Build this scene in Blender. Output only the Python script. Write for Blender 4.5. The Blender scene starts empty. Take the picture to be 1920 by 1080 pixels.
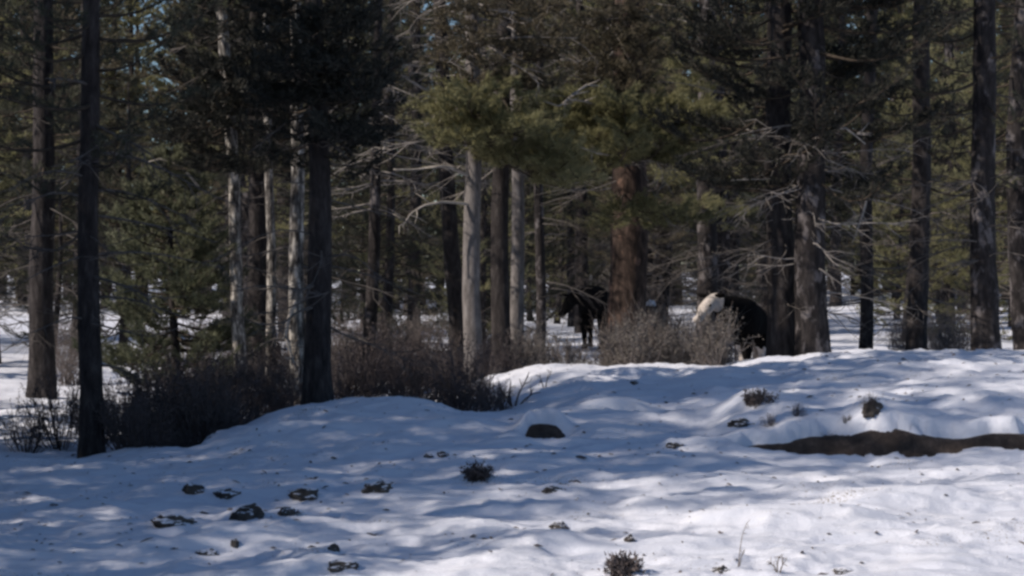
import bpy, bmesh, math, random
import numpy as np
from mathutils import Vector, Matrix, noise as mnoise

# ------------------------------------------------------------------ camera, sky, sun, exposure
scn = bpy.context.scene
COL = scn.collection
F = 3583.0                     # focal length in pixels of a 1920 px wide frame
CAMZ = 1.6                     # eye height, the horizon lies at row 520 of 1080
cam_d = bpy.data.cameras.new('camera')
cam_d.sensor_width = 36.0
cam_d.lens = 36.0 * F / 1920.0
cam_d.clip_start = 0.1
cam_d.clip_end = 3000
cam = bpy.data.objects.new('camera', cam_d)
COL.objects.link(cam)
cam.location = (0, 0, CAMZ)
cam.rotation_euler = (math.radians(90) - math.atan(20 / F), 0, 0)
scn.camera = cam

SUN_ELEV = math.radians(37)
SUN_DIR = Vector((-0.90, -0.36, 0))       # horizontal direction towards the sun
SUN_DIR.normalize()
TO_SUN = Vector((SUN_DIR.x * math.cos(SUN_ELEV), SUN_DIR.y * math.cos(SUN_ELEV), math.sin(SUN_ELEV)))

world = bpy.data.worlds.new('World')
scn.world = world
world.use_nodes = True
wn = world.node_tree
wn.nodes.clear()
w_out = wn.nodes.new('ShaderNodeOutputWorld')
w_bg = wn.nodes.new('ShaderNodeBackground')
w_sky = wn.nodes.new('ShaderNodeTexSky')
w_sky.sky_type = 'NISHITA'
w_sky.sun_disc = False
w_sky.sun_elevation = SUN_ELEV
w_sky.sun_rotation = math.atan2(SUN_DIR.x, SUN_DIR.y)
w_sky.air_density = 1.0
w_sky.ozone_density = 4.0
w_sky.dust_density = 0.4
w_bg.inputs['Strength'].default_value = 0.075
wn.links.new(w_sky.outputs[0], w_bg.inputs[0])
wn.links.new(w_bg.outputs[0], w_out.inputs[0])

sun_d = bpy.data.lights.new('sun', 'SUN')
sun_d.energy = 4.2
sun_d.angle = math.radians(0.55)
sun_d.color = (1.0, 0.87, 0.74)
sun = bpy.data.objects.new('sun', sun_d)
COL.objects.link(sun)
sun.rotation_euler = TO_SUN.to_track_quat('Z', 'Y').to_euler()

vs = scn.view_settings
vs.view_transform = 'Standard'
vs.look = 'None'
vs.exposure = 0.2
vs.gamma = 1.0
vs.use_curve_mapping = False
scn.cycles.use_denoising = True
scn.cycles.max_bounces = 6
scn.cycles.diffuse_bounces = 3
scn.cycles.glossy_bounces = 2
scn.cycles.transparent_max_bounces = 8
scn.cycles.pixel_filter_type = 'BLACKMAN_HARRIS'
scn.cycles.filter_width = 2.9          # soft old lens and film

# ------------------------------------------------------------------ helpers
rng = np.random.default_rng(7)


def tag(o, label=None, cat=None, group=None, kind=None):
    if label: o['label'] = label
    if cat: o['category'] = cat
    if group: o['group'] = group
    if kind: o['kind'] = kind
    return o


def empty(name, loc=(0, 0, 0), rz=0.0, s=1.0):
    o = bpy.data.objects.new(name, None)
    o.empty_display_size = 0.2
    o.location = loc
    o.rotation_euler = (0, 0, rz)
    o.scale = (s, s, s)
    COL.objects.link(o)
    return o


def mesh_from(name, V, faces_n, idx, mats, smooth=True, midx=None):
    """V (n,3); faces_n list of corner counts; idx flat corner indices"""
    me = bpy.data.meshes.new(name)
    V = np.asarray(V, dtype=np.float32)
    idx = np.asarray(idx, dtype=np.int32)
    fn = np.asarray(faces_n, dtype=np.int32)
    me.vertices.add(len(V)); me.vertices.foreach_set('co', V.ravel())
    me.loops.add(len(idx)); me.loops.foreach_set('vertex_index', idx)
    me.polygons.add(len(fn))
    st = np.zeros(len(fn), np.int32); st[1:] = np.cumsum(fn)[:-1]
    me.polygons.foreach_set('loop_start', st)
    if midx is not None:
        me.polygons.foreach_set('material_index', np.asarray(midx, np.int32))
    me.polygons.foreach_set('use_smooth', np.full(len(fn), smooth))
    for m in (mats if isinstance(mats, (list, tuple)) else [mats]):
        me.materials.append(m)
    me.update(calc_edges=True)
    me.validate()
    return me


def link(name, me, parent=None, loc=None):
    o = bpy.data.objects.new(name, me)
    COL.objects.link(o)
    if parent: o.parent = parent
    if loc is not None: o.location = loc
    return o


class Acc:
    """collects tubes and polygons into one mesh"""
    def __init__(self):
        self.V = []; self.n = 0; self.fn = []; self.idx = []

    def add(self, V, faces):
        V = np.asarray(V, float)
        for f in faces:
            self.fn.append(len(f)); self.idx.extend([i + self.n for i in f])
        self.V.append(V); self.n += len(V)

    def tube(self, pts, rad, sides=5, cap=True, jit=None):
        pts = np.asarray(pts, float); k = len(pts)
        rad = np.broadcast_to(np.asarray(rad, float), (k,))
        tan = np.gradient(pts, axis=0)
        tan /= np.linalg.norm(tan, axis=1)[:, None] + 1e-9
        ref = np.array([0.13, 0.97, 0.2]) if abs(tan[0][2]) > 0.6 else np.array([0.1, 0.2, 0.97])
        a = np.cross(tan, ref); a /= np.linalg.norm(a, axis=1)[:, None] + 1e-9
        b = np.cross(tan, a)
        th = np.arange(sides) * 2 * math.pi / sides
        R = rad[:, None, None]
        if jit is not None: R = R * jit[:, :, None]
        V = pts[:, None, :] + R * (np.cos(th)[None, :, None] * a[:, None, :] + np.sin(th)[None, :, None] * b[:, None, :])
        faces = []
        for i in range(k - 1):
            for j in range(sides):
                j2 = (j + 1) % sides
                faces.append((i * sides + j, i * sides + j2, (i + 1) * sides + j2, (i + 1) * sides + j))
        if cap:
            faces.append(tuple((k - 1) * sides + j for j in range(sides)))
            faces.append(tuple(reversed(range(sides))))
        self.add(V.reshape(-1, 3), faces)

    def mesh(self, name, mats, smooth=True):
        V = np.concatenate(self.V) if self.V else np.zeros((0, 3))
        return mesh_from(name, V, self.fn, self.idx, mats, smooth)


# 2D gradient noise, vectorised
_perm = np.random.default_rng(3).permutation(512)
_perm = np.concatenate([_perm, _perm, _perm])
_ga = np.random.default_rng(4).uniform(0, 2 * math.pi, 512)


def pnoise(x, y, seed=0):
    x = np.asarray(x, float) + seed * 17.31; y = np.asarray(y, float) - seed * 9.17
    xi = np.floor(x).astype(int); yi = np.floor(y).astype(int)
    xf = x - xi; yf = y - yi
    u = xf * xf * xf * (xf * (xf * 6 - 15) + 10); v = yf * yf * yf * (yf * (yf * 6 - 15) + 10)

    def g(ix, iy, dx, dy):
        h = _perm[(_perm[ix & 511] + (iy & 511)) & 1023] & 511
        return np.cos(_ga[h]) * dx + np.sin(_ga[h]) * dy
    a = g(xi, yi, xf, yf); b = g(xi + 1, yi, xf - 1, yf)
    c = g(xi, yi + 1, xf, yf - 1); d = g(xi + 1, yi + 1, xf - 1, yf - 1)
    return (a + u * (b - a)) * (1 - v) + (c + u * (d - c)) * v


def sstep(a, b, x):
    t = np.clip((x - a) / (b - a), 0, 1)
    return t * t * (3 - 2 * t)


def W(px, py, D):
    """point at distance D seen at photo pixel px, py"""
    return np.array([(px - 960) / F * D, D, CAMZ + (520 - py) / F * D])


# ------------------------------------------------------------------ materials
def mat(name):
    m = bpy.data.materials.new(name)
    m.use_nodes = True
    nt = m.node_tree
    b = nt.nodes['Principled BSDF']
    return m, nt, b


def ramp(nt, fac, stops):
    r = nt.nodes.new('ShaderNodeValToRGB')
    els = r.color_ramp.elements
    while len(els) < len(stops): els.new(0.5)
    for e, (p, c) in zip(els, stops):
        e.position = p; e.color = (*c, 1)
    nt.links.new(fac, r.inputs[0])
    return r.outputs[0]


def nz(nt, scale, detail=4, vec=None, rough=0.55):
    n = nt.nodes.new('ShaderNodeTexNoise')
    n.inputs['Scale'].default_value = scale
    n.inputs['Detail'].default_value = detail
    n.inputs['Roughness'].default_value = rough
    if vec is not None: nt.links.new(vec, n.inputs['Vector'])
    return n.outputs[0]


def coords(nt, scale=(1, 1, 1)):
    tc = nt.nodes.new('ShaderNodeTexCoord')
    mp = nt.nodes.new('ShaderNodeMapping')
    mp.inputs['Scale'].default_value = scale
    nt.links.new(tc.outputs['Object'], mp.inputs['Vector'])
    return mp.outputs[0]


def bump(nt, b, h, strength, dist):
    bp = nt.nodes.new('ShaderNodeBump')
    bp.inputs['Strength'].default_value = strength
    bp.inputs['Distance'].default_value = dist
    nt.links.new(h, bp.inputs['Height'])
    nt.links.new(bp.outputs[0], b.inputs['Normal'])


def m_snow():
    m, nt, b = mat('snow')
    v = coords(nt)
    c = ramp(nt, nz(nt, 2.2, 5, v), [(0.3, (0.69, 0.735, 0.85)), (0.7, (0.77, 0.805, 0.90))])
    # fallen needles and bits of bark lying on the snow
    sp = nz(nt, 60, 2, v); lo = nz(nt, 1.1, 3, v)
    mul = nt.nodes.new('ShaderNodeMath'); mul.operation = 'MULTIPLY'
    nt.links.new(sp, mul.inputs[0]); nt.links.new(lo, mul.inputs[1])
    k = ramp(nt, mul.outputs[0], [(0.385, (0, 0, 0)), (0.46, (1, 1, 1))])
    mx = nt.nodes.new('ShaderNodeMixRGB'); mx.inputs[2].default_value = (0.16, 0.13, 0.10, 1)
    nt.links.new(k, mx.inputs[0]); nt.links.new(c, mx.inputs[1])
    nt.links.new(mx.outputs[0], b.inputs['Base Color'])
    b.inputs['Roughness'].default_value = 0.75
    b.inputs['Specular IOR Level'].default_value = 0.25
    bump(nt, b, nz(nt, 26, 8, v, 0.75), 0.6, 0.025)
    return m


def m_soil():
    m, nt, b = mat('soil')
    v = coords(nt)
    c = ramp(nt, nz(nt, 9, 6, v, 0.7), [(0.3, (0.020, 0.015, 0.013)), (0.55, (0.055, 0.042, 0.037)), (0.75, (0.12, 0.092, 0.078))])
    nt.links.new(c, b.inputs['Base Color'])
    b.inputs['Roughness'].default_value = 0.95
    bump(nt, b, nz(nt, 30, 6, v, 0.7), 0.9, 0.03)
    return m


def m_bark(name, dark, mid, light, lo=0.35, hi=0.68, flake=0.0, flake_col=(0.3, 0.28, 0.26)):
    m, nt, b = mat(name)
    v = coords(nt, (1, 1, 0.28))
    n1 = nz(nt, 14, 6, v, 0.7)
    c = ramp(nt, n1, [(lo, dark), ((lo + hi) / 2, mid), (hi, light)])
    if flake > 0:
        v2 = coords(nt, (1, 1, 0.6))
        k = ramp(nt, nz(nt, 5.5, 4, v2, 0.6), [(1 - flake - 0.06, (0, 0, 0)), (1 - flake + 0.03, (1, 1, 1))])
        mx = nt.nodes.new('ShaderNodeMixRGB'); mx.inputs[2].default_value = (*flake_col, 1)
        nt.links.new(k, mx.inputs[0]); nt.links.new(c, mx.inputs[1])
        c = mx.outputs[0]
    nt.links.new(c, b.inputs['Base Color'])
    b.inputs['Roughness'].default_value = 0.9
    b.inputs['Specular IOR Level'].default_value = 0.2
    bump(nt, b, n1, 1.0, 0.03)
    return m


def m_needle(name, stops, trans=0.25):
    m, nt, b = mat(name)
    gi = nt.nodes.new('ShaderNodeNewGeometry')
    oi = nt.nodes.new('ShaderNodeObjectInfo')
    v = coords(nt)
    n = nz(nt, 1.6, 3, v)
    add = nt.nodes.new('ShaderNodeMath'); add.operation = 'MULTIPLY_ADD'
    add.inputs[1].default_value = 0.35
    nt.links.new(gi.outputs['Random Per Island'], add.inputs[0]); nt.links.new(n, add.inputs[2])
    add2 = nt.nodes.new('ShaderNodeMath'); add2.operation = 'MULTIPLY_ADD'
    add2.inputs[1].default_value = 0.22
    nt.links.new(oi.outputs['Random'], add2.inputs[0]); nt.links.new(add.outputs[0], add2.inputs[2])
    c = ramp(nt, add2.outputs[0], stops)
    nt.links.new(c, b.inputs['Base Color'])
    b.inputs['Roughness'].default_value = 0.6
    b.inputs['Specular IOR Level'].default_value = 0.25
    tr = nt.nodes.new('ShaderNodeBsdfTranslucent')
    nt.links.new(c, tr.inputs['Color'])
    mx = nt.nodes.new('ShaderNodeMixShader'); mx.inputs[0].default_value = trans
    out = nt.nodes['Material Output']
    nt.links.new(b.outputs[0], mx.inputs[1]); nt.links.new(tr.outputs[0], mx.inputs[2])
    nt.links.new(mx.outputs[0], out.inputs['Surface'])
    return m


def m_plain(name, c1, c2, scale=12, rough=0.9, bs=0.4):
    m, nt, b = mat(name)
    v = coords(nt)
    n = nz(nt, scale, 5, v, 0.65)
    nt.links.new(ramp(nt, n, [(0.32, c1), (0.7, c2)]), b.inputs['Base Color'])
    b.inputs['Roughness'].default_value = rough
    b.inputs['Specular IOR Level'].default_value = 0.2
    bump(nt, b, n, bs, 0.02)
    return m


SNOW = m_snow()
SOIL = m_soil()
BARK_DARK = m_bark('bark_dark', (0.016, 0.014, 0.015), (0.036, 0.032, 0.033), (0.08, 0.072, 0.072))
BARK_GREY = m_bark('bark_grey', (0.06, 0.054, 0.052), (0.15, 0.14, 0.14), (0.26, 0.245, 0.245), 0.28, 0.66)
BARK_PALE_SUN_PATCHES = m_bark('bark_pale_sun_patches', (0.022, 0.02, 0.02), (0.15, 0.142, 0.135), (0.52, 0.50, 0.47), 0.40, 0.62)  # pale mottled bark, with sun patches also put into its lightest tone
BARK_RED = m_bark('bark_red', (0.018, 0.013, 0.012), (0.05, 0.036, 0.031), (0.11, 0.078, 0.066), flake=0.36, flake_col=(0.15, 0.098, 0.078))
BARK_MOTTLED = m_bark('bark_mottled', (0.010, 0.009, 0.010), (0.026, 0.023, 0.024), (0.06, 0.054, 0.054), flake=0.4, flake_col=(0.13, 0.12, 0.125))
TWIG_GREY = m_plain('dead_twig', (0.06, 0.055, 0.052), (0.17, 0.155, 0.148), 20)
TWIG_PALE = m_plain('bleached_branch', (0.24, 0.22, 0.20), (0.46, 0.43, 0.40), 16)
TWIG_ASH = m_plain('ash_grey_twig', (0.16, 0.15, 0.145), (0.36, 0.335, 0.32), 18)
TWIG_LIVE = m_plain('live_twig', (0.03, 0.024, 0.02), (0.085, 0.07, 0.055), 20)
SHRUB_BROWN = m_plain('shrub_stem', (0.09, 0.078, 0.074), (0.24, 0.21, 0.20), 14)
SHRUB_DARK = m_plain('shrub_stem_dark', (0.055, 0.047, 0.05), (0.14, 0.118, 0.115), 14)
SAGE = m_plain('sage_leaf', (0.10, 0.095, 0.088), (0.24, 0.22, 0.205), 10)
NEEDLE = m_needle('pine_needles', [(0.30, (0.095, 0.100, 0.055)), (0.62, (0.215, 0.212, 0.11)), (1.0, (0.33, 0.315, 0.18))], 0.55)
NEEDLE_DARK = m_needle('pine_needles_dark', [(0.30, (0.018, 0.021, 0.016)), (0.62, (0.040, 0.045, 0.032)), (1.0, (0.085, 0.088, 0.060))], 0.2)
NEEDLE_PAINTED_SHADE = m_needle('pine_needles_painted_shade', [(0.30, (0.008, 0.009, 0.008)), (0.62, (0.018, 0.020, 0.017)), (1.0, (0.040, 0.041, 0.034))], 0.1)  # near-black colour stands in for shade on the upper left and right crowns
NEEDLE_GREY = m_needle('pine_needles_grey', [(0.30, (0.060, 0.070, 0.044)), (0.62, (0.125, 0.138, 0.085)), (1.0, (0.20, 0.21, 0.14))], 0.35)
NEEDLE_DRY = m_needle('pine_needles_dry', [(0.30, (0.046, 0.041, 0.030)), (0.62, (0.095, 0.084, 0.058)), (1.0, (0.17, 0.145, 0.10))])
def m_stone():
    """stone with snow lying on the flatter tops"""
    m = m_plain('stone', (0.022, 0.019, 0.019), (0.11, 0.10, 0.092), 9, 0.9, 0.8)
    nt = m.node_tree; b = nt.nodes['Principled BSDF']
    old = b.inputs['Base Color'].links[0].from_socket
    g = nt.nodes.new('ShaderNodeNewGeometry'); sp = nt.nodes.new('ShaderNodeSeparateXYZ')
    nt.links.new(g.outputs['True Normal'], sp.inputs[0])
    a = nt.nodes.new('ShaderNodeMath'); a.operation = 'MULTIPLY_ADD'; a.inputs[1].default_value = 0.7
    nt.links.new(nz(nt, 14, 4, coords(nt)), a.inputs[0]); nt.links.new(sp.outputs['Z'], a.inputs[2])
    mr = nt.nodes.new('ShaderNodeMapRange'); mr.inputs[1].default_value = 1.16; mr.inputs[2].default_value = 1.24
    nt.links.new(a.outputs[0], mr.inputs[0])
    mx = nt.nodes.new('ShaderNodeMixRGB'); mx.inputs[2].default_value = (0.74, 0.77, 0.86, 1)
    nt.links.new(mr.outputs[0], mx.inputs[0]); nt.links.new(old, mx.inputs[1])
    nt.links.new(mx.outputs[0], b.inputs['Base Color'])
    return m


STONE = m_stone()
DRY = m_plain('dry_grass', (0.08, 0.06, 0.045), (0.2, 0.16, 0.12), 20)

# ------------------------------------------------------------------ the ground: soil sheet and snow sheet above it
CP = []   # (pixel column, distance, height)
for px in (-700, 0, 300, 600, 960, 1300, 1650, 1920, 2600):
    CP += [(px, 7.0, 0.0), (px, 10.2, 0.0), (px, 12.0, 0.02)]
for px, z in ((-600, 0.0), (0, 0.0), (300, 0.03), (600, 0.06), (960, 0.09), (1300, 0.10), (1650, 0.09), (1920, 0.09), (2600, 0.1)):
    CP.append((px, 14.2, z))
CP += [(-600, 17, 0.0), (-600, 22, -0.1), (0, 17, 0.0), (0, 20, -0.12), (150, 16.5, 0.03), (150, 19, -0.14),
       (300, 16.6, 0.07), (340, 18.4, -0.10), (300, 21, -0.16), (400, 17.2, 0.14), (450, 17.8, 0.21), (450, 20, -0.02), (450, 22.5, -0.1),
       (540, 18.2, 0.30), (600, 19.2, 0.345), (600, 21.8, 0.12), (700, 19.0, 0.33), (700, 21.5, 0.08),
       (800, 18.5, 0.32), (800, 20.6, 0.06), (900, 18.4, 0.26), (900, 20.0, 0.14), (900, 22.5, 0.35),
       (960, 20.0, 0.37), (1000, 20.0, 0.42), (1000, 22.0, 0.545), (1000, 24.5, 0.2), (1100, 17, 0.25), (1100, 22.0, 0.56), (1100, 24.5, 0.25),
       (1200, 22.0, 0.565), (1200, 24.5, 0.3), (1200, 17, 0.25), (1300, 22.2, 0.59), (1300, 25, 0.2), (1400, 22.3, 0.615), (1400, 25.2, 0.15),
       (1500, 22.6, 0.65), (1500, 25.5, 0.4), (1650, 22.6, 0.69), (1650, 26, 0.3), (1920, 22.6, 0.7), (1920, 26.5, 0.3), (2600, 22.6, 0.7), (2600, 27, 0.3),
       (1330, 15.8, 0.13), (1330, 17.6, 0.28), (1500, 15.9, 0.12), (1500, 17.4, 0.34), (1650, 15.9, 0.12), (1650, 17.4, 0.36), (1920, 15.9, 0.12), (1920, 17.4, 0.37),
       (1200, 19.5, 0.43), (1400, 19.8, 0.48), (1650, 19.8, 0.52)]
for D, zl, zm, zr in ((31, -0.05, 0.1, 0.2), (45, 0.0, 0.1, 0.28), (70, 0.02, 0.12, 0.42), (120, 0.2, 0.35, 0.8), (220, 1.2, 1.2, 1.5), (500, 3, 3, 3)):
    for px, z in ((-600, zl), (200, zl), (960, zm), (1600, zr), (2600, zr)):
        CP.append((px, D, z))
CP = np.array(CP, float)
CX = (CP[:, 0] - 960) / F * CP[:, 1]; CY = CP[:, 1]; CZ = CP[:, 2]
extra = np.array([(x, y, 0.0) for x in (-60, -20, -8, 8, 20, 60) for y in (-60, -15, 2)] +
                 [(x, y, 0.05) for x in (-60, -25, 25, 60) for y in (12, 25, 45)])
CX = np.concatenate([CX, extra[:, 0]]); CY = np.concatenate([CY, extra[:, 1]]); CZ = np.concatenate([CZ, extra[:, 2]])


def _phi(r): return np.sqrt(r * r + 0.16)


_M = _phi(np.hypot(CX[:, None] - CX[None], CY[:, None] - CY[None]))
_n = len(CX)
_A = np.zeros((_n + 1, _n + 1)); _A[:_n, :_n] = _M + np.eye(_n) * -0.02; _A[_n, :_n] = 1; _A[:_n, _n] = 1
_wts = np.linalg.solve(_A, np.concatenate([CZ, [0.0]]))

# hummocks of drifted snow: (pixel column, distance, height, radius across, radius deep)
HUMPS = []
for px, py, D, h, rx, ry in ((800, 0, 18.0, 0.07, 0.42, 0.7), (640, 0, 17.9, 0.05, 0.5, 0.5), (1150, 0, 18.2, 0.11, 0.55, 0.35), (1080, 0, 18.6, 0.05, 0.3, 0.3),
                             (1340, 0, 18.9, 0.07, 0.3, 0.28), (1400, 0, 17.9, 0.05, 0.25, 0.25), (480, 0, 17.0, 0.06, 0.4, 0.35),
                             (560, 0, 12.9, 0.05, 0.35, 0.22), (690, 0, 12.4, 0.05, 0.4, 0.2), (840, 0, 11.9, 0.04, 0.35, 0.25), (420, 0, 11.6, 0.06, 0.4, 0.25),
                             (1250, 0, 13.1, 0.06, 0.4, 0.2), (1480, 0, 12.2, 0.07, 0.6, 0.35), (1560, 0, 13.6, 0.05, 0.4, 0.25), (1330, 0, 11.2, 0.05, 0.5, 0.22),
                             (330, 0, 14.4, 0.05, 0.35, 0.25), (960, 0, 13.0, 0.05, 0.4, 0.25), (1040, 0, 11.4, 0.04, 0.35, 0.2), (1720, 0, 13, .06, .5, .3), (180, 0, 13, .06, .5, .3)):
    HUMPS.append(((px - 960) / F * D, D, h, rx, ry))


def z_soil(x, y):
    x = np.asarray(x, float); y = np.asarray(y, float)
    sh = x.shape
    xf = x.ravel(); yf = y.ravel()
    z = np.full(xf.shape, _wts[_n])
    for i in range(_n):
        z += _wts[i] * _phi(np.hypot(xf - CX[i], yf - CY[i]))
    near = sstep(140, 40, yf) * sstep(-60, -5, yf)
    z += near * (0.075 * pnoise(xf * 0.55, yf * 0.75, 1) + 0.06 * pnoise(xf * 1.25, yf * 1.9, 2))
    z += 0.5 * (1 - near) * pnoise(xf * 0.03, yf * 0.03, 5)
    # the cut bank of bare earth on the right
    bx = sstep(1.7, 2.3, xf) * sstep(5.2, 4.2, xf)
    line = 16.45 + 0.16 * pnoise(xf * 1.4, xf * 0 + 3.3, 6) + 0.07 * pnoise(xf * 4.1, xf * 0 + 1.3, 6)
    z += bx * ((0.20 + 0.10 * pnoise(xf * 1.7, xf * 0 + 5.5, 3)) * sstep(line - 0.09, line + 0.09, yf) - 0.06) * sstep(19, 17, yf) * sstep(14.5, 16, yf)
    # small cut in the middle
    bx2 = np.exp(-((xf - 0.29) / 0.21) ** 4)
    z += bx2 * (0.24 * sstep(17.0 - 0.06, 17.0 + 0.06, yf) - 0.07) * np.exp(-((yf - 17.1) / 0.5) ** 2)
    for hx, hy, h, rx, ry in HUMPS:
        z += 0.55 * h * np.exp(-(((xf - hx) / rx) ** 2 + ((yf - hy) / ry) ** 2))
    return z.reshape(sh)


# bare places: (pixel column, row-distance, radius across, radius deep)
BARE = []
for px, D, rx, ry in ((1021, 16.95, 0.22, 0.20), 
                      (345, 17.2, 0.22, 0.36), (300, 18.2, 0.7, 0.7), (1180, 17.95, 0.3, 0.07), (1110, 17.9, 0.1, 0.06),
                      (560, 21.4, 1.2, 0.7), (1180, 24.8, 2.2, 0.5), (830, 20.6, 0.9, 0.5)):
    BARE.append(((px - 960) / F * D, D, rx, ry))


def z_snow(x, y):
    x = np.asarray(x, float); y = np.asarray(y, float)
    zs = z_soil(x, y)
    near = sstep(60, 25, y)
    t = 0.13 + near * (0.055 * pnoise(x * 1.7, y * 2.3, 8) + 0.085 * (0.22 - np.abs(pnoise(x * 2.6 + 0.5 * pnoise(x * 5, y * 5, 21), y * 3.4, 9))) + 0.045 * (0.22 - np.abs(pnoise(x * 5.7, y * 7.5, 10))) * (0.5 + pnoise(x * 0.9, y * 0.9, 22)) + 0.022 * pnoise(x * 12, y * 14, 13) * sstep(-0.2, 0.3, pnoise(x * 0.7, y * 0.9, 23)))
    for hx, hy, h, rx, ry in HUMPS:
        t = t + 0.75 * h * np.exp(-(((x - hx) / rx) ** 2 + ((y - hy) / ry) ** 2))
    wob = 0.35 * pnoise(x * 5, y * 7, 11) + 0.2 * pnoise(x * 13, y * 15, 12)
    for bx, by, rx, ry in BARE:
        d = np.hypot((x - bx) / rx, (y - by) / ry) + wob
        k = sstep(1.25, 0.75, d)
        t = t * (1 - k) - 0.06 * k
    # the long cut bank
    line = 16.45 + 0.16 * pnoise(x * 1.4, x * 0 + 3.3, 6) + 0.07 * pnoise(x * 4.1, x * 0 + 1.3, 6)
    d = np.abs(y - line + 0.05) / ((0.20 + 0.12 * pnoise(x * 2.3, x * 0 + 7.7, 4)) * (0.45 + 0.55 * sstep(1.9, 2.6, x))) + wob * 1.5 + 2.2 * np.maximum(0, pnoise(x * 2.3, y * 3.1, 14) - 0.08)
    k = sstep(1.3, 0.8, d) * sstep(1.8, 2.05, x + 0.3 * wob) * sstep(4.9, 4.3, x)
    t = t * (1 - k) - 0.06 * k
    return zs + t - 0.13


def gz(x, y):
    return float(z_snow(np.array([float(x)]), np.array([float(y)]))[0])


_Ds = np.concatenate([np.arange(8, 30, 0.02), np.arange(30, 120, 0.2)])


def hit(px, py):
    """first point of the snow seen at photo pixel px, py"""
    P = W(px, py, _Ds)
    z = z_snow(P[0] + 0 * _Ds, _Ds)
    k = np.argmax(z >= P[2])
    D = _Ds[k]
    return np.array([(px - 960) / F * D, D, z[k]])


STONES = [(575, 936, 58, 22, 'dark rounded stone in the snow at the lower left, widest of its row'),
          (708, 920, 62, 18, 'low dark stone in the snow right of the widest stone'),
          (462, 975, 58, 34, 'tallest dark stone in the lower left snow'),
          (537, 968, 34, 18, 'small dark stone just right of the tallest lower left stone'),
          (362, 926, 42, 22, 'dark stone near the left edge of the snow'),
          (425, 930, 50, 14, 'flat dark stone between the left edge stone and the widest one'),
          (322, 985, 90, 22, 'long flat dark stone at the lower left edge'),
          (895, 900, 40, 22, 'dark greenish pointed clump in the middle of the snow'),
          (802, 858, 20, 8, 'left of two tiny dark stones in the shaded snow'),
          (830, 857, 24, 10, 'right of two tiny dark stones in the shaded snow'),
          (1036, 922, 40, 12, 'flat dark stone in the snow left of the sunlit hump'),
          (1048, 990, 34, 12, 'small dark stone in the lower middle of the sunlit snow'),
          (1182, 1016, 22, 13, 'dark pebble right of centre in the lower snow'),
          (625, 1034, 20, 14, 'dark pebble at the bottom left of centre'),
          (440, 1026, 18, 18, 'dark pebble below the tallest lower left stone'),
          (385, 1040, 44, 12, 'flat dark stone in the bottom left corner of the snow'),
          (640, 1068, 60, 16, 'dark stone at the bottom edge left of centre'),
          (1168, 1072, 44, 22, 'pointed dark brush clump at the bottom edge right of centre'),
          (1352, 1076, 40, 14, 'dark stone at the bottom edge left of the dry stalks'),
          (1578, 1076, 50, 10, 'flat dark stone at the bottom edge right corner'),
          (1425, 756, 54, 20, 'dark brush clump on the snow slope below the large black animal'),
          (1390, 797, 44, 12, 'dark stone at the left tip of the bare earth bank'),
          (1638, 772, 40, 24, 'dark stone on the slope at the right edge'),
          (1190, 720, 16, 7, 'tiny dark stone high on the snow slope'),
          (1265, 838, 34, 9, 'faint dark stone in the shaded snow left of the earth bank')]
# snow drifted up behind and around each stone
STONE_AT = [hit(px, py) for px, py, w, h, label in STONES]
for b, (px, py, w, h, label) in zip(STONE_AT, STONES):
    wm = w * b[1] / F; hm = h * b[1] / F
    HUMPS.append((b[0] - 0.1 * wm, b[1] + 0.85 * wm, 0.55 * hm, 0.75 * wm, 0.5 * wm))


def grid_mesh(name, fun, material, rows, s):
    Y = np.repeat(rows[:, None], len(s), 1)
    hw = np.where(rows > 4, rows * 0.33 + 1.5, 2.82)[:, None]
    sa = np.abs(s)[None]
    X = np.sign(s)[None] * (np.minimum(sa, 1) * hw + np.maximum(sa - 1, 0) * 60)
    Z = fun(X, Y)
    V = np.stack([X, Y, Z], -1).reshape(-1, 3)
    nr, nc = len(rows), len(s)
    i = (np.arange(nr - 1)[:, None] * nc + np.arange(nc - 1)[None]).ravel()
    q = np.stack([i, i + 1, i + nc + 1, i + nc], 1)
    me = mesh_from(name, V, np.full(len(q), 4), q.ravel(), material)
    return me


rows_f = np.concatenate([np.linspace(-80, 5, 25), np.arange(5.2, 9.5, 0.1), np.arange(9.5, 19.0, 0.027), np.arange(19.0, 25, 0.045), np.arange(25, 40, 0.2),
                         np.geomspace(40.3, 600, 60)])
s_f = np.concatenate([-np.geomspace(6, 1.05, 24), np.linspace(-1, 1, 300), np.geomspace(1.05, 6, 24)])
rows_c = np.concatenate([np.linspace(-80, 5, 20), np.arange(5.5, 14, 0.15), np.arange(14, 19.0, 0.045), np.arange(19.0, 25, 0.12), np.geomspace(25.2, 600, 60)])
s_c = np.concatenate([-np.geomspace(6, 1.05, 16), np.linspace(-1, 1, 200), np.geomspace(1.05, 6, 16)])
soil_o = link('ground', grid_mesh('ground', lambda x, y: z_soil(x, y) - 0.13, SOIL, rows_c, s_c))
tag(soil_o, 'dark bare earth showing through the snow and under the cut bank', None, None, 'structure')
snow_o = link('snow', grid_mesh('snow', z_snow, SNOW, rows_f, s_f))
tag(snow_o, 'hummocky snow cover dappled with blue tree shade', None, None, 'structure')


# ------------------------------------------------------------------ pine trees
def unit(v):
    return v / (np.linalg.norm(v, axis=-1, keepdims=True) + 1e-9)


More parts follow.
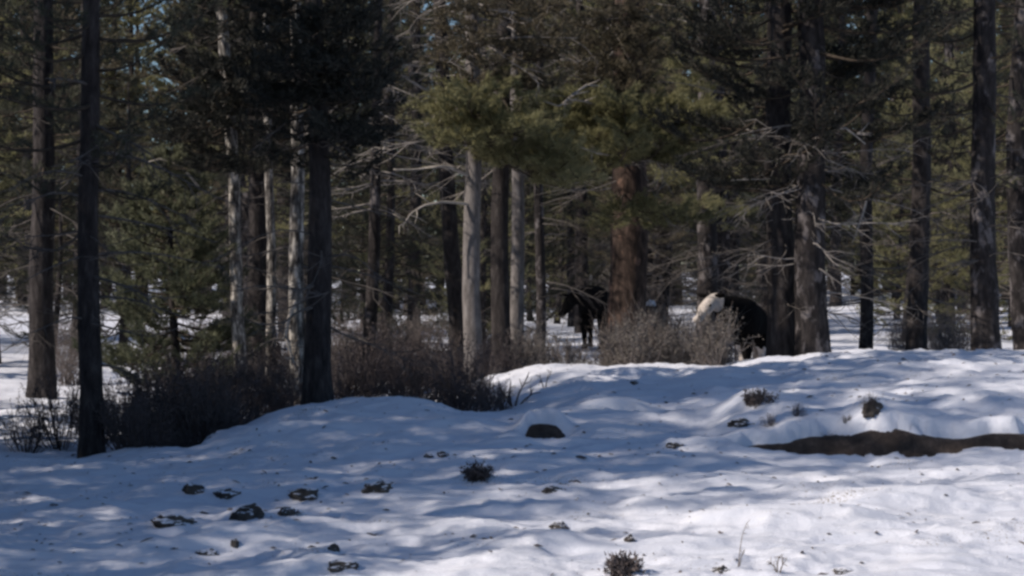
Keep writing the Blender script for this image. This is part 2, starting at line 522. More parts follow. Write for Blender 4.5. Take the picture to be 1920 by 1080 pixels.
class Crown:
    """live branches with needle tufts"""
    def __init__(self, seed):
        self.r = np.random.default_rng(seed)
        self.wood = Acc()
        self.P = []; self.A = []

    def branch(self, start, az, length, rise, droop, thick=None, dens=1.0, twig=0.34, bare=0.3):
        r = self.r
        d0 = np.array([math.cos(az), math.sin(az), rise])
        n = 7
        s = np.linspace(0, 1, n)
        side = np.array([-math.sin(az), math.cos(az), 0])
        wob = r.normal(0, 0.05, 2) * length
        pts = start + np.outer(s, d0) * length + np.outer(np.sin(s * math.pi * 1.2), side) * wob[0]
        pts[:, 2] += -droop * length * np.sin(s * math.pi * 0.75) + droop * length * 0.55 * s ** 2.5 + np.sin(s * 4) * wob[1] * 0.6
        thick = thick or 0.011 * length + 0.006
        self.wood.tube(pts, thick * (1 - 0.8 * s), 4, cap=False)
        nt = max(3, int(length * 9 * dens))
        for k in range(nt):
            t = bare + (1 - bare) * (k + r.uniform(0, 1)) / nt
            i = min(int(t * (n - 1)), n - 2); f = t * (n - 1) - i
            p = pts[i] * (1 - f) + pts[i + 1] * f
            tg = unit(pts[i + 1] - pts[i])
            sd = side * (1 if k % 2 else -1) * r.uniform(0.5, 1.0)
            d = unit(tg * r.uniform(0.5, 1.0) + sd + np.array([0, 0, r.uniform(-0.15, 0.45)]))
            L = twig * (1.15 - 0.6 * t) * r.uniform(0.6, 1.25) * min(1.0, length)
            q = p + d * L + np.array([0, 0, 0.25 * L])
            if r.random() < 0.5:
                self.wood.tube([p, (p + q) / 2 + np.array([0, 0, -0.02 * L]), q], [0.006, 0.005, 0.003], 3, cap=False)
            m = max(2, int(L / 0.075))
            for j in range(m):
                u = 0.35 + 0.65 * (j + 0.5) / m
                self.P.append(p + (q - p) * u + r.normal(0, 0.02, 3))
                self.A.append(unit(d + np.array([0, 0, 0.35]) + r.normal(0, 0.25, 3)))
        self.P.append(pts[-1]); self.A.append(unit(pts[-1] - pts[-2]))

    def needles(self, name, material, K=15, length=0.075, width=0.011):
        P = np.array(self.P); A = np.array(self.A); N = len(P)
        r = self.r
        rd = unit(r.normal(0, 1, (N, K, 3)))
        ax = A[:, None, :]
        perp = unit(rd - (rd * ax).sum(-1, keepdims=True) * ax)
        th = r.uniform(0.25, 1.15, (N, K, 1))
        d = ax * np.cos(th) + perp * np.sin(th)
        base = P[:, None, :] + ax * r.uniform(-0.07, 0.06, (N, K, 1))
        tip = base + d * length * r.uniform(0.7, 1.25, (N, K, 1))
        sd = unit(np.cross(d, unit(r.normal(0, 1, (N, K, 3))))) * width * 0.5
        V = np.stack([base - sd, base + sd, tip], 2).reshape(-1, 3)
        return mesh_from(name, V, np.full(N * K, 3), np.arange(N * K * 3), material, smooth=False)


def trunk_mesh(name, path, rad, material, seed, sides=18, flare=0.5, rough=0.10):
    """path of points from the base up, radius at each"""
    path = np.asarray(path, float)
    L = np.concatenate([[0], np.cumsum(np.linalg.norm(np.diff(path, axis=0), axis=1))])
    n = max(16, int(min(L[-1], 7) * 9) + int(max(L[-1] - 7, 0) * 2))
    s = np.concatenate([np.linspace(0, min(7, L[-1]), int(min(L[-1], 7) * 9), endpoint=False), np.linspace(min(7, L[-1]), L[-1], max(3, int(max(L[-1] - 7, 0) * 2)))]) if L[-1] > 7 else np.linspace(0, L[-1], n)
    pts = np.stack([np.interp(s, L, path[:, k]) for k in range(3)], 1)
    rr = np.interp(s, L, rad)
    rr = rr * (1 + flare * np.exp(-s / 0.28))
    jit = np.ones((len(s), sides))
    for i in range(len(s)):
        for j in range(sides):
            a = j * 2 * math.pi / sides
            v = Vector((math.cos(a) * 1.4 + seed * 3.1, math.sin(a) * 1.4, s[i] * 1.1))
            jit[i, j] = 1 + rough * mnoise.noise(v * 1.0) + rough * 0.7 * mnoise.noise(v * 3.7)
            jit[i, j] += 0.35 * flare * math.exp(-s[i] / 0.25) * mnoise.noise(Vector((math.cos(a) * 2.2, math.sin(a) * 2.2, seed)))
    acc = Acc()
    acc.tube(pts, rr, sides, True, jit)
    return acc.mesh(name, material)


def dead_twigs(acc, r, start, az, length, rise=0.0, droop=0.2, thick=0.012, forks=5):
    n = 7
    s = np.linspace(0, 1, n)
    d0 = np.array([math.cos(az), math.sin(az), rise]); side = np.array([-math.sin(az), math.cos(az), 0])
    w = r.normal(0, 0.09, 2) * length
    pts = start + np.outer(s, d0) * length + np.outer(np.sin(s * 3.3), side) * w[0]
    pts[:, 2] += -droop * length * s ** 1.7 + np.sin(s * 5) * w[1] * 0.5
    acc.tube(pts, thick * (1 - 0.75 * s), 4, cap=False)
    for k in range(forks):
        t = r.uniform(0.3, 0.95); i = min(int(t * (n - 1)), n - 2)
        p = pts[i] + (pts[i + 1] - pts[i]) * (t * (n - 1) - i)
        d = unit(unit(pts[i + 1] - pts[i]) * 0.7 + side * r.choice([-1, 1]) * r.uniform(0.3, 1.0) + np.array([0, 0, r.uniform(-0.7, 0.5)]))
        L = length * r.uniform(0.15, 0.4)
        q = p + d * L
        mdl = (p + q) / 2 + r.normal(0, 0.08, 3) * L
        acc.tube([p, mdl, q], [thick * 0.45, thick * 0.35, thick * 0.18], 3, cap=False)
        if r.random() < 0.6:
            e = q + unit(d + r.normal(0, 0.7, 3)) * L * 0.5
            acc.tube([mdl, e], [thick * 0.3, thick * 0.12], 3, cap=False)


def pine_parts(seed, H, r0, crown0, crad, path=None, nb=60, n_dead=24, dead_rng=(0.8, None), dead_len=(0.5, 1.4), top_r=0.03, bark=None, needle=None,
               dens=1.0, K=15, droop=0.22, low_scale=1.0, dead_mat=None, rough=0.10, nlen=0.075, nwid=0.011):
    """meshes of one pine with its base at the origin: trunk, dead branches, live branches, needles"""
    r = np.random.default_rng(seed)
    if path is None:
        zz = np.linspace(-0.25, H, 9)
        lean = r.normal(0, 0.02, 2); cv = r.normal(0, 0.09, 2)
        path = np.stack([lean[0] * zz + cv[0] * np.sin(zz * 0.5), lean[1] * zz + cv[1] * np.sin(zz * 0.45), zz], 1)
        rad = r0 * (1 - np.clip(zz / H, 0, 1)) ** 0.8 + top_r * 0.3
    else:
        path, rad = path
    tm = trunk_mesh('trunk', path, rad, bark or BARK_DARK, seed % 97, rough=rough)

    def at(z):
        return np.array([np.interp(z, path[:, 2], path[:, 0]), np.interp(z, path[:, 2], path[:, 1]), z])
    dead = Acc()
    z1 = dead_rng[1] or crown0 + 1.0
    for k in range(n_dead):
        z = r.uniform(dead_rng[0], z1)
        dead_twigs(dead, r, at(z), r.uniform(0, 2 * math.pi), r.uniform(*dead_len), r.uniform(-0.25, 0.2), r.uniform(0.05, 0.35), r.uniform(0.008, 0.016), 6)
    cr = Crown(seed + 1)
    for k in range(nb):
        t = (k + r.uniform(0, 1)) / nb
        z = crown0 + (H - crown0 - 0.1) * t ** 0.9
        prof = (math.sin(min(1, t * 3.2 + 0.35) * math.pi / 2)) * (1 - t) ** 0.75 + 0.06
        L = crad * prof * r.uniform(0.65, 1.15) * (low_scale if t < 0.15 else 1)
        cr.branch(at(z), k * 2.399 + r.normal(0, 0.35), L, r.uniform(-0.1, 0.25) + 0.5 * t, droop * r.uniform(0.5, 1.4) * (1 - t), dens=dens)
    out = [('trunk', tm, None)]
    if n_dead: out.append(('dead_branches', dead.mesh('dead_branches', dead_mat or TWIG_GREY), None))
    out.append(('crown', cr.needles('crown', needle or NEEDLE_DARK, K, nlen, nwid), [('live_branches', cr.wood.mesh('live_branches', TWIG_LIVE))]))
    return out


def build_tree(name, parts, loc, rz=0.0, s=1.0):
    e = empty(name, loc, rz, s)
    for pn, me, subs in parts:
        o = link(pn, me, e)
        if pn == 'dead_branches': o['kind'] = 'stuff'
        for sn, sm in (subs or []):
            link(sn, sm, o)['kind'] = 'stuff'
    return e


# --- pines one can tell apart; px of the trunk at the base and at the top of the picture, distance, width at the base and at row 100 in pixels
def explicit_path(px0, px1, D, w0, w1, H, z0, bend=()):
    b = W(px0, 520, D); b[2] = z0
    ztop = CAMZ + 520 / F * D
    hs = np.array([-0.25, 0, 0.6, 1.2, 2, 3, ztop - z0, 7, 10, H]); hs = np.unique(np.clip(hs, -0.25, H))
    fr = np.clip(hs / (ztop - z0), 0, None)
    x = (px1 - px0) / F * D * np.minimum(fr, 1.6) ** 1.0
    for zc, off, wd in bend:
        x = x + off / F * D * np.exp(-((hs - zc) / wd) ** 2)
    y = 0.03 * np.sin(hs * 0.7)
    x = x + np.clip(hs, 0, 1) * 0.03 * np.sin(hs * 1.3 + px0)
    ra = 0.5 / F * D * (w0 + (w1 - w0) * np.minimum(fr, 1.0))
    over = np.clip((hs - (ztop - z0)) / (H - ztop + z0), 0, 1)
    ra = ra * (1 - 0.9 * over)
    return b, (np.stack([x, y, hs], 1), ra)


TREES = [
    # px0, px1, D, w0, w1, H, crown0, crad, bark, needle, label, extra
    (596, 594, 19.0, 54, 30, 7.6, 2.35, 0.95, BARK_DARK, NEEDLE_PAINTED_SHADE, 'thick dark pine trunk rising from the snow edge, nearest of the left trees', dict(n_dead=26, nb=150, dens=1.5, K=15, nwid=0.016)),
    (562, 553, 21.6, 32, 21, 13, 6.5, 1.0, BARK_PALE_SUN_PATCHES, NEEDLE_DARK, 'thinner pine with pale sunlit bark pressed close behind the thick dark left trunk', dict(n_dead=16)),
    (486, 482, 28.0, 46, 24, 7.2, 3.2, 1.7, BARK_DARK, NEEDLE_PAINTED_SHADE, 'dark pine trunk with pale flecks, second thick trunk from the left', dict(n_dead=24, nb=150, dens=1.5, K=15, nwid=0.016)),
    (456, 418, 25.0, 25, 20, 7.4, 5.2, 0.9, BARK_PALE_SUN_PATCHES, NEEDLE_GREY, 'leaning pine with pale lit bark between the young green pine and dark trunk', dict(n_dead=12)),
    (508, 499, 27.0, 19, 14, 13, 8, 1.0, BARK_PALE_SUN_PATCHES, NEEDLE_DARK, 'slender pine with pale speckled bark between two dark left trunks', dict(n_dead=14)),
    (690, 712, 26.0, 26, 15, 12, 7.5, 1.1, BARK_MOTTLED, NEEDLE_DARK, 'thin dark pine trunk with tangled dead twigs left of the grey trunk', dict(dead_mat=TWIG_ASH, n_dead=34, dead_len=(0.5, 1.1), dead_rng=(2.2, 4.4))),
    (862, 822, 28.5, 34, 24, 14, 8.5, 1.2, BARK_DARK, NEEDLE_DARK, 'dark leaning pine trunk close left of the pale grey trunk', dict(dead_mat=TWIG_ASH, n_dead=36, dead_rng=(2.9, 6.0), dead_len=(0.5, 1.4))),
    (889, 884, 23.8, 36, 26, 14, 8.5, 1.2, BARK_GREY, NEEDLE, 'straight pale grey pine trunk with bare curved branches on its left', dict(dead_mat=TWIG_ASH, n_dead=34, dead_rng=(2.9, 6.0), dead_len=(0.5, 1.5), rough=0.05)),
    (938, 944, 24.6, 38, 26, 14, 8.5, 1.2, BARK_DARK, NEEDLE_DARK, 'dark pine trunk close right of the pale grey trunk', dict(dead_mat=TWIG_ASH, n_dead=22, dead_rng=(2.9, 6.0), dead_len=(0.5, 1.2))),
    (972, 964, 27.0, 28, 19, 13, 8, 1.1, BARK_GREY, NEEDLE, 'narrow grey pine trunk right of the dark middle trunk', dict(n_dead=16)),
    (1012, 1012, 33.0, 20, 14, 12, 7, 1.2, BARK_MOTTLED, NEEDLE_DARK, 'thin grey pine trunk in shade behind the middle brush', dict(n_dead=18)),
    (1174, 1180, 29.0, 76, 58, 15, 7.5, 2.0, BARK_RED, NEEDLE, 'broad red-brown pine trunk with flaking bark behind the grey brush', dict(dead_mat=TWIG_ASH, n_dead=44, dead_rng=(2.9, 7.0), dead_len=(0.7, 1.9))),
    (1325, 1322, 33.0, 40, 30, 13, 3.4, 1.8, BARK_MOTTLED, NEEDLE_DARK, 'dark pine trunk standing behind the large black animal', dict(n_dead=26)),
    (1465, 1460, 24.0, 56, 44, 14, 2.0, 2.0, BARK_DARK, NEEDLE_PAINTED_SHADE, 'left of two thick dark pine trunks on the snow ridge', dict(n_dead=30, nb=150, dens=1.5, K=15, nwid=0.016)),
    (1524, 1518, 23.6, 62, 46, 14, 2.1, 2.0, BARK_MOTTLED, NEEDLE_PAINTED_SHADE, 'right of two thick pine trunks on the ridge, with grey mottled bark', dict(dead_mat=TWIG_ASH, n_dead=32, nb=150, dens=1.5, K=15, nwid=0.016)),
    (1622, 1632, 29.0, 27, 20, 12, 2.6, 1.7, BARK_DARK, NEEDLE_PAINTED_SHADE, 'slim dark pine trunk right of the two thick ridge trunks', dict(n_dead=26)),
    (1720, 1730, 26.0, 40, 30, 13, 2.4, 1.9, BARK_DARK, NEEDLE_PAINTED_SHADE, 'dark pine trunk right of the slim ridge pine', dict(n_dead=22)),
    (1850, 1842, 24.0, 52, 40, 14, 2.4, 2.0, BARK_MOTTLED, NEEDLE_DARK, 'thick pine trunk at the far right end of the ridge', dict(n_dead=22)),
    (172, 166, 17.4, 46, 32, 7.4, 2.4, 1.5, BARK_DARK, NEEDLE_DARK, 'dark pine trunk left of the young green pine', dict(n_dead=22)),
    (78, 84, 27.0, 50, 34, 8.5, 3.0, 1.5, BARK_DARK, NEEDLE_DARK, 'thick dark pine trunk at the far left end', dict(n_dead=22)),
]
tree_objs = []
for i, (px0, px1, D, w0, w1, H, c0, cr_, bark, ndl, label, ex) in enumerate(TREES):
    z0 = gz((px0 - 960) / F * D, D)
    b, pth = explicit_path(px0, px1, D, w0, w1, H, z0)
    kw = dict(nb=55, K=13); kw.update(ex)
    parts = pine_parts(100 + i * 7, H, 0.2, c0, cr_, path=pth, bark=bark, needle=ndl, **kw)
    t = build_tree('pine_tree', parts, b)
    tag(t, label, 'tree', 'tall pines around the clearing')
    tree_objs.append((t, b))


def add_branch_part(ti, pts_px, D, rad, material, name='dead_branch', off=(0, 0)):
    """a single bare branch given by photo pixels at distance D, child of tree ti"""
    t, b = tree_objs[ti]
    P = np.array([W(px, py, D + dd) for px, py, dd in pts_px]) - b
    k = len(P)
    L = np.linspace(0, k - 1, k * 3)
    Q = np.stack([np.interp(L, np.arange(k), P[:, j]) for j in range(3)], 1)
    a = Acc()
    a.tube(Q, np.linspace(rad, rad * 0.35, len(Q)), 6)
    r = np.random.default_rng(int(pts_px[0][0]))
    for q in range(4):
        i = r.integers(2, len(Q) - 1)
        d = unit(r.normal(0, 1, 3) + np.array([0, 0, 0.3]))
        a.tube([Q[i], Q[i] + d * 0.12, Q[i] + d * 0.2 + r.normal(0, 0.05, 3)], [rad * 0.4, rad * 0.3, rad * 0.12], 4)
    return link(name, a.mesh(name, material), t)


# bare branches that stand out
add_branch_part(7, [(884, 330, 0), (868, 325, -.1), (840, 312, -.25), (815, 312, -.35), (780, 318, -.4), (738, 318, -.5)], 23.8, 0.026, TWIG_PALE)
add_branch_part(7, [(886, 384, 0), (866, 381, -.1), (830, 378, -.25), (795, 385, -.3), (770, 400, -.35), (755, 425, -.4)], 23.8, 0.022, TWIG_PALE)
add_branch_part(7, [(884, 268, 0), (850, 270, -.1), (815, 284, -.2), (790, 310, -.2)], 23.8, 0.016, TWIG_GREY)
add_branch_part(5, [(708, 300, 0), (722, 275, -.1), (716, 255, -.2), (700, 240, -.3)], 26, 0.02, TWIG_PALE)
add_branch_part(5, [(706, 310, 0), (680, 312, -.1), (640, 308, -.2), (615, 314, -.2)], 26, 0.014, TWIG_GREY)
add_branch_part(6, [(826, 190, 0), (800, 170, -.2), (775, 155, -.3), (748, 138, -.4)], 28.5, 0.030, TWIG_PALE)
add_branch_part(11, [(1176, 195, 0), (1158, 172, -1.6), (1140, 163, -2.6), (1100, 160, -3.6), (1070, 180, -4.2), (1050, 200, -4.5), (1020, 190, -4.8)], 29, 0.024, TWIG_PALE)
add_branch_part(11, [(1176, 205, 0), (1140, 202, -2.0), (1095, 190, -3.6), (1060, 185, -4.4), (1058, 220, -4.7)], 29, 0.02, TWIG_PALE)
add_branch_part(11, [(1180, 290, 0), (1155, 292, -2.4), (1120, 288, -4.0), (1085, 275, -4.6), (1045, 280, -4.9)], 29, 0.016, TWIG_PALE)
add_branch_part(14, [(1522, 262, 0), (1545, 246, -.2), (1585, 240, -.4), (1605, 255, -.5), (1622, 270, -.6)], 23.6, 0.022, TWIG_PALE)
add_branch_part(14, [(1522, 270, 0), (1500, 250, -.2), (1485, 268, -.4), (1478, 290, -.5)], 23.6, 0.016, TWIG_GREY)
add_branch_part(14, [(1525, 320, 0), (1570, 318, -.2), (1600, 308, -.4), (1632, 322, -.5)], 23.6, 0.015, TWIG_GREY)
add_branch_part(13, [(1463, 333, 0), (1440, 336, -.2), (1410, 336, -.5), (1370, 338, -.7)], 24, 0.013, TWIG_PALE)
add_branch_part(15, [(1626, 370, 0), (1618, 400, -.2), (1608, 430, -.3), (1598, 455, -.3)], 29, 0.02, TWIG_PALE)
add_branch_part(1, [(556, 560, 0), (540, 600, -.3), (535, 630, -.5), (550, 680, -.6), (562, 720, -.7)], 21.6, 0.028, TWIG_PALE)

# the green boughs hanging in the middle of the picture
def boughs(ti, D, sx, targets, seed, label, dens=1.7, droop=0.12, twig=0.45, bare=0.25, dy=20, m=None, K=18):
    t, b = tree_objs[ti]
    cr = Crown(seed)
    for tx, ty, dD in targets:
        S = W(sx, ty - dy, D) - b
        E = W(tx, ty, D + dD) - b
        d = E - S
        L = math.hypot(d[0], d[1])
        cr.branch(S, math.atan2(d[1], d[0]), L, d[2] / L + droop * 0.15, droop, thick=0.012 + 0.005 * L, dens=dens, twig=twig, bare=bare)
    bo = link('bough', cr.needles('bough', m or NEEDLE, K, 0.085, 0.014), t)
    bo['label'] = label
    link('live_branches', cr.wood.mesh('live_branches', TWIG_LIVE), bo)


rbg = random.Random(8)
spray = []
for k in range(46):          # long sprays reaching out to both sides and forward
    tx = rbg.uniform(985, 1345); ty = rbg.uniform(185, 310)
    spray.append((tx, ty, -rbg.uniform(2.4, 4.2) * (1 - 0.35 * abs(tx - 1165) / 180)))
spray += [(1270, 400, -1.6), (1150, 410, -2.2), (1320, 415, -1.2), (1215, 390, -2.0), (1250, 425, -1.0)]
boughs(11, 29.0, 1178, spray, 555, 'sunlit olive green boughs hanging in the middle of the picture', dens=1.1, droop=0.10, twig=0.5, bare=0.42, dy=30)
spray = [(rbg.uniform(790, 1010), rbg.uniform(165, 265), -rbg.uniform(.3, 1.7)) for k in range(24)]
boughs(7, 23.8, 885, spray, 556, 'olive green boughs left of the hanging middle boughs', dens=1.2, dy=30, bare=0.3, twig=0.42)
spray = [(rbg.uniform(890, 1110), rbg.uniform(205, 335), -rbg.uniform(.3, 1.8)) for k in range(24)]
boughs(8, 24.6, 941, spray, 557, 'olive green boughs hanging right of the pale grey trunk', dens=1.2, dy=30, bare=0.3, twig=0.42)
boughs(12, 33.0, 1324, [(1230, 60, -1.5), (1260, 110, -1.8), (1290, 160, -1.6), (1340, 130, -2.0), (1380, 210, -1.6), (1400, 160, -1.0), (1280, 300, -2), (1240, 330, -1.4), (1370, 330, -1.6), (1310, 380, -2), (1250, 400, -1.2), (1390, 400, -1)],
       558, 'dim green boughs above the large black animal', dy=15)

boughs(11, 29.0, 1180, [(1060, 40, -1.4), (1100, 90, -2.0), (1130, 30, -2.2), (1150, 120, -2.4), (1180, 60, -2.4), (1200, 140, -2.2), (1225, 30, -1.8), (1240, 100, -1.8), (1170, 160, -2.5), (1110, 150, -2), (1200, 10, -2), (1080, 130, -1.2), (1150, 75, -2.3), (1215, 85, -2.3),
                        (1270, 60, -1), (1020, 80, -1)], 559, 'brownish green upper boughs hiding the top of the broad trunk', dens=1.2, m=NEEDLE_DRY, K=14)
boughs(7, 23.8, 885, [(800, 120, -.6), (830, 60, -.8), (860, 100, -1.0), (850, 30, -.9), (900, 60, -1.0), (920, 120, -1.0), (890, 150, -1.1), (940, 30, -.7), (960, 90, -.5), (870, 10, -1.0), (820, 90, -.3), (885, 80, -1.2), (905, 20, -.9)],
       560, 'brownish green upper boughs of the pale grey pine', dens=1.1, m=NEEDLE_DRY, K=13, dy=25)
boughs(9, 27.0, 966, [(930, 60, -.8), (970, 100, -1.0), (1000, 50, -.8), (1020, 110, -.7), (985, 20, -.9), (950, 130, -.9), (1040, 70, -.4), (965, 160, -1), (1010, 150, -.6)], 561, 'brownish green upper boughs right of the pale grey pine', dens=1.1, m=NEEDLE_DRY, K=13, dy=20)

spray = [(rbg.uniform(930, 1060), rbg.uniform(0, 170), -rbg.uniform(.2, 1.5)) for k in range(18)]
boughs(8, 24.6, 943, spray, 562, 'brownish upper boughs in front of the narrow grey trunk', dens=1.1, m=NEEDLE_DRY, K=13, dy=20)
spray = [(rbg.uniform(310, 540), rbg.uniform(10, 320), -rbg.uniform(.2, 1.6)) for k in range(30)]
boughs(3, 25.0, 428, spray, 563, 'blackish shade-coloured boughs hiding the top of the leaning pale trunk', dens=1.3, m=NEEDLE_PAINTED_SHADE, K=15, dy=20)
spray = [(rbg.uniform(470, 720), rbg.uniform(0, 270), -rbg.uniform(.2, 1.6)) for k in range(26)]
boughs(0, 19.0, 595, spray, 564, 'blackish shade-coloured boughs of the thick dark left pine', dens=1.3, m=NEEDLE_PAINTED_SHADE, K=15, dy=20)

# --- young pines
def young(seed, H, crad, needle, nb=70, dens=1.15, K=14, n_dead=6, nwid=0.012, c0=0.25):
    return pine_parts(seed, H, 0.012 * H + 0.02, c0, crad, nb=nb, n_dead=n_dead, dead_rng=(0.3, H * 0.5), dead_len=(0.4, crad), bark=BARK_DARK, needle=needle, dens=dens, K=K, droop=0.25, nwid=nwid)


def place(parts, px, D, s, rz, label, name='young_pine', group=None):
    x = (px - 960) / F * D
    t = build_tree(name, parts, (x, D, gz(x, D) - 0.05), rz, s)
    tag(t, label, 'tree', group)
    return t


yA = young(301, 3.5, 1.25, NEEDLE_GREY, nb=120, dens=1.8, nwid=0.015, K=17)
yB = young(302, 5.2, 1.5, NEEDLE_DARK)
yC = young(303, 6.5, 1.7, NEEDLE_DARK, nb=85)
yD = young(304, 7.5, 1.9, NEEDLE_DRY, nb=95)
yE = young(305, 6.0, 1.6, NEEDLE, nb=85)
yF = young(306, 8.5, 2.1, NEEDLE_DARK, nb=110)
t = place(yA, 335, 25.5, 1.0, 0.3, 'young grey-green pine with drooping boughs at the left edge')
t['group'] = 'young pines'
a = Acc()
P = np.array([W(px, py, 25.0) for px, py in ((372, 350), (352, 325), (325, 305), (300, 298), (276, 304))]) - np.array(t.location)
a.tube(P @ Matrix.Rotation(0.3, 3, 'Z'), [0.02, 0.018, 0.014, 0.011, 0.006], 5)
link('dead_branch', a.mesh('dead_branch', TWIG_PALE), t)

# --- mature pines beyond and around
mA = pine_parts(401, 14, 0.19, 1.7, 2.1, nb=110, n_dead=40, dens=1.1, bark=BARK_DARK, needle=NEEDLE_DARK, K=14, nwid=0.014)
mB = pine_parts(402, 15, 0.21, 2.4, 2.2, nb=110, n_dead=44, dens=1.1, bark=BARK_MOTTLED, needle=NEEDLE, K=14, nwid=0.014)
mC = pine_parts(403, 13, 0.16, 1.6, 1.9, nb=110, n_dead=44, dens=1.1, bark=BARK_DARK, needle=NEEDLE_DRY, K=14, nwid=0.014)
# tall full-crowned pines of the far forest
mD = pine_parts(404, 21, 0.24, 1.6, 3.0, nb=170, n_dead=30, dens=0.9, bark=BARK_DARK, needle=NEEDLE_DARK, K=10, nlen=0.13, nwid=0.034)
mE = pine_parts(405, 19, 0.22, 1.2, 2.8, nb=160, n_dead=30, dens=0.9, bark=BARK_MOTTLED, needle=NEEDLE_DRY, K=10, nlen=0.13, nwid=0.034)
mF = pine_parts(406, 20, 0.22, 1.4, 2.9, nb=160, n_dead=30, dens=0.9, bark=BARK_DARK, needle=NEEDLE, K=10, nlen=0.13, nwid=0.034)

rp = random.Random(11)
ZONES = ((270, 'at the far left of the forest'), (440, 'behind the young grey-green pine'), (640, 'behind the dark left trunks'), (850, 'left of the pale grey trunk'), (1020, 'behind the middle trunks'),
         (1240, 'behind the broad red-brown trunk'), (1440, 'behind the large black animal'), (1570, 'behind the two thick ridge trunks'), (9999, 'at the far right of the forest'))


def zone(px):
    return next(z for lim, z in ZONES if px < lim)


BACK_LABEL = 'tall dark pine in the shaded forest'
Y_LABEL = 'low branching young pine'
taken = []


def scatter(kind_list, n, px_rng, D_rng, s_rng, label, name, group, mind=1.6, avoid=None):
    c = 0; tries = 0
    while c < n and tries < n * 60:
        tries += 1
        D = math.sqrt(rp.uniform(D_rng[0] ** 2, D_rng[1] ** 2)); px = rp.uniform(*px_rng)
        x = (px - 960) / F * D
        if avoid and avoid(px, D): continue
        if any((x - a) ** 2 + (D - b) ** 2 < mind * mind for a, b in taken): continue
        taken.append((x, D))
        k = kind_list[rp.randrange(len(kind_list))]
        place(k, px, D, rp.uniform(*s_rng), rp.uniform(0, 6.28), ('near ' if D < 50 else 'mid-distance ' if D < 88 else 'far ') + label + ' ' + zone(px), name, group)
        c += 1


def clear_zone(px, D):
    # open snow seen at the left, behind the middle trunks and at the right
    if 50 < D < 82 and px < 470: return True
    if 29 < D < 82 and (230 < px < 440 or 780 < px < 850 or 1545 < px < 1660): return True
    if D < 42 and (1030 < px < 1240 or 1310 < px < 1450): return True
    return False


scatter([mA, mB, mC, mA], 40, (-150, 2070), (31, 66), (0.85, 1.15), BACK_LABEL, 'pine_tree', 'pines in the forest behind', 1.5, clear_zone)
scatter([yB, yC, yE], 24, (-100, 2020), (34, 66), (0.8, 1.15), Y_LABEL, 'young_pine', 'young pines in the forest behind', 1.5, clear_zone)
scatter([mD, mE, mF, mD], 46, (-200, 2120), (74, 100), (0.9, 1.2), BACK_LABEL, 'pine_tree', 'pines in the forest behind', 2.0)
scatter([yC, yD, yF, yE], 40, (-150, 2070), (80, 112), (0.9, 1.35), Y_LABEL, 'young_pine', 'young pines in the forest behind', 1.6)
scatter([mD, mF, mE], 60, (-200, 2120), (100, 140), (1.1, 1.5), BACK_LABEL, 'pine_tree', 'pines in the forest behind', 2.4)

# --- pines left of the view that throw the shade over the snow
SIDE_LABEL = 'tall pine left of the view that shades the snowy clearing'
SIDE = [(-8.3, 10.9, .82), (-8.0, 12.5, .96), (-8.6, 14.4, .86), (-8.4, 16.3, .62), (-10.2, 9.9, .80), (-10.4, 11.5, 1.04), (-10.0, 13.4, .96), (-10.6, 15.0, .86), (-10.1, 17.0, .66),
        (-12.6, 10.3, 1.08), (-12.2, 12.1, 1.0), (-12.8, 13.8, 1.0), (-12.3, 15.7, .84), (-14.8, 11.0, 1.0), (-14.6, 13.0, 1.1), (-15.0, 15.0, .95), (-17.2, 9.6, 1.0), (-17.4, 12.2, 1.1), (-17.0, 14.4, 1.0),
        (-20, 10.5, 1.1), (-20.5, 13.3, 1.1), (-6.9, 11.6, .55), (-6.8, 13.6, .6), (-7.0, 15.4, .55), (-9.2, 8.6, .5), (-7.2, 9.3, .42), (-8.0, 7.6, .40), (-11.4, 8.0, .52), (-6.2, 8.0, .30), (-6.0, 9.1, .40), (-6.6, 10.1, .42), (-5.2, 8.7, .33), (-7.6, 8.4, .46), (-9.0, 15.4, .8), (-11.3, 14.4, .98), (-8.7, 9.2, .74), (-7.4, 8.2, .5), (-10.6, 8.6, .72)]
for j, (x, y) in enumerate(((-6.5, 18.4), (-6.8, 19.9), (-7.2, 21.4), (-7.6, 22.9), (-8.0, 24.4))):  # unseen young pines, added to shade the low brush and trunk bases
    tag(build_tree('young_pine', [yB, yE][j % 2], (x, y, gz(x, y) - 0.05), j * 1.3, (1.0, 1.06, 1.0, 0.82, 0.9)[j]), 'unseen bushy young pine added left of the view for shade', 'tree', 'added young pines left of the clearing')
rq = random.Random(3)
for k in range(34):
    y = rq.uniform(26, 100)
    if not 50 < y < 82: SIDE.append((-0.30 * y - rq.uniform(1.5, 16), y, rq.uniform(.85, 1.2)))
for j, (x, y, s) in enumerate(SIDE):
    k = [mA, mC, mB][j % 3]
    t = build_tree('pine_tree', k, (x, y, gz(x, y) - 0.05), j * 1.7, s)
    tag(t, SIDE_LABEL, 'tree', 'pines left of the clearing')

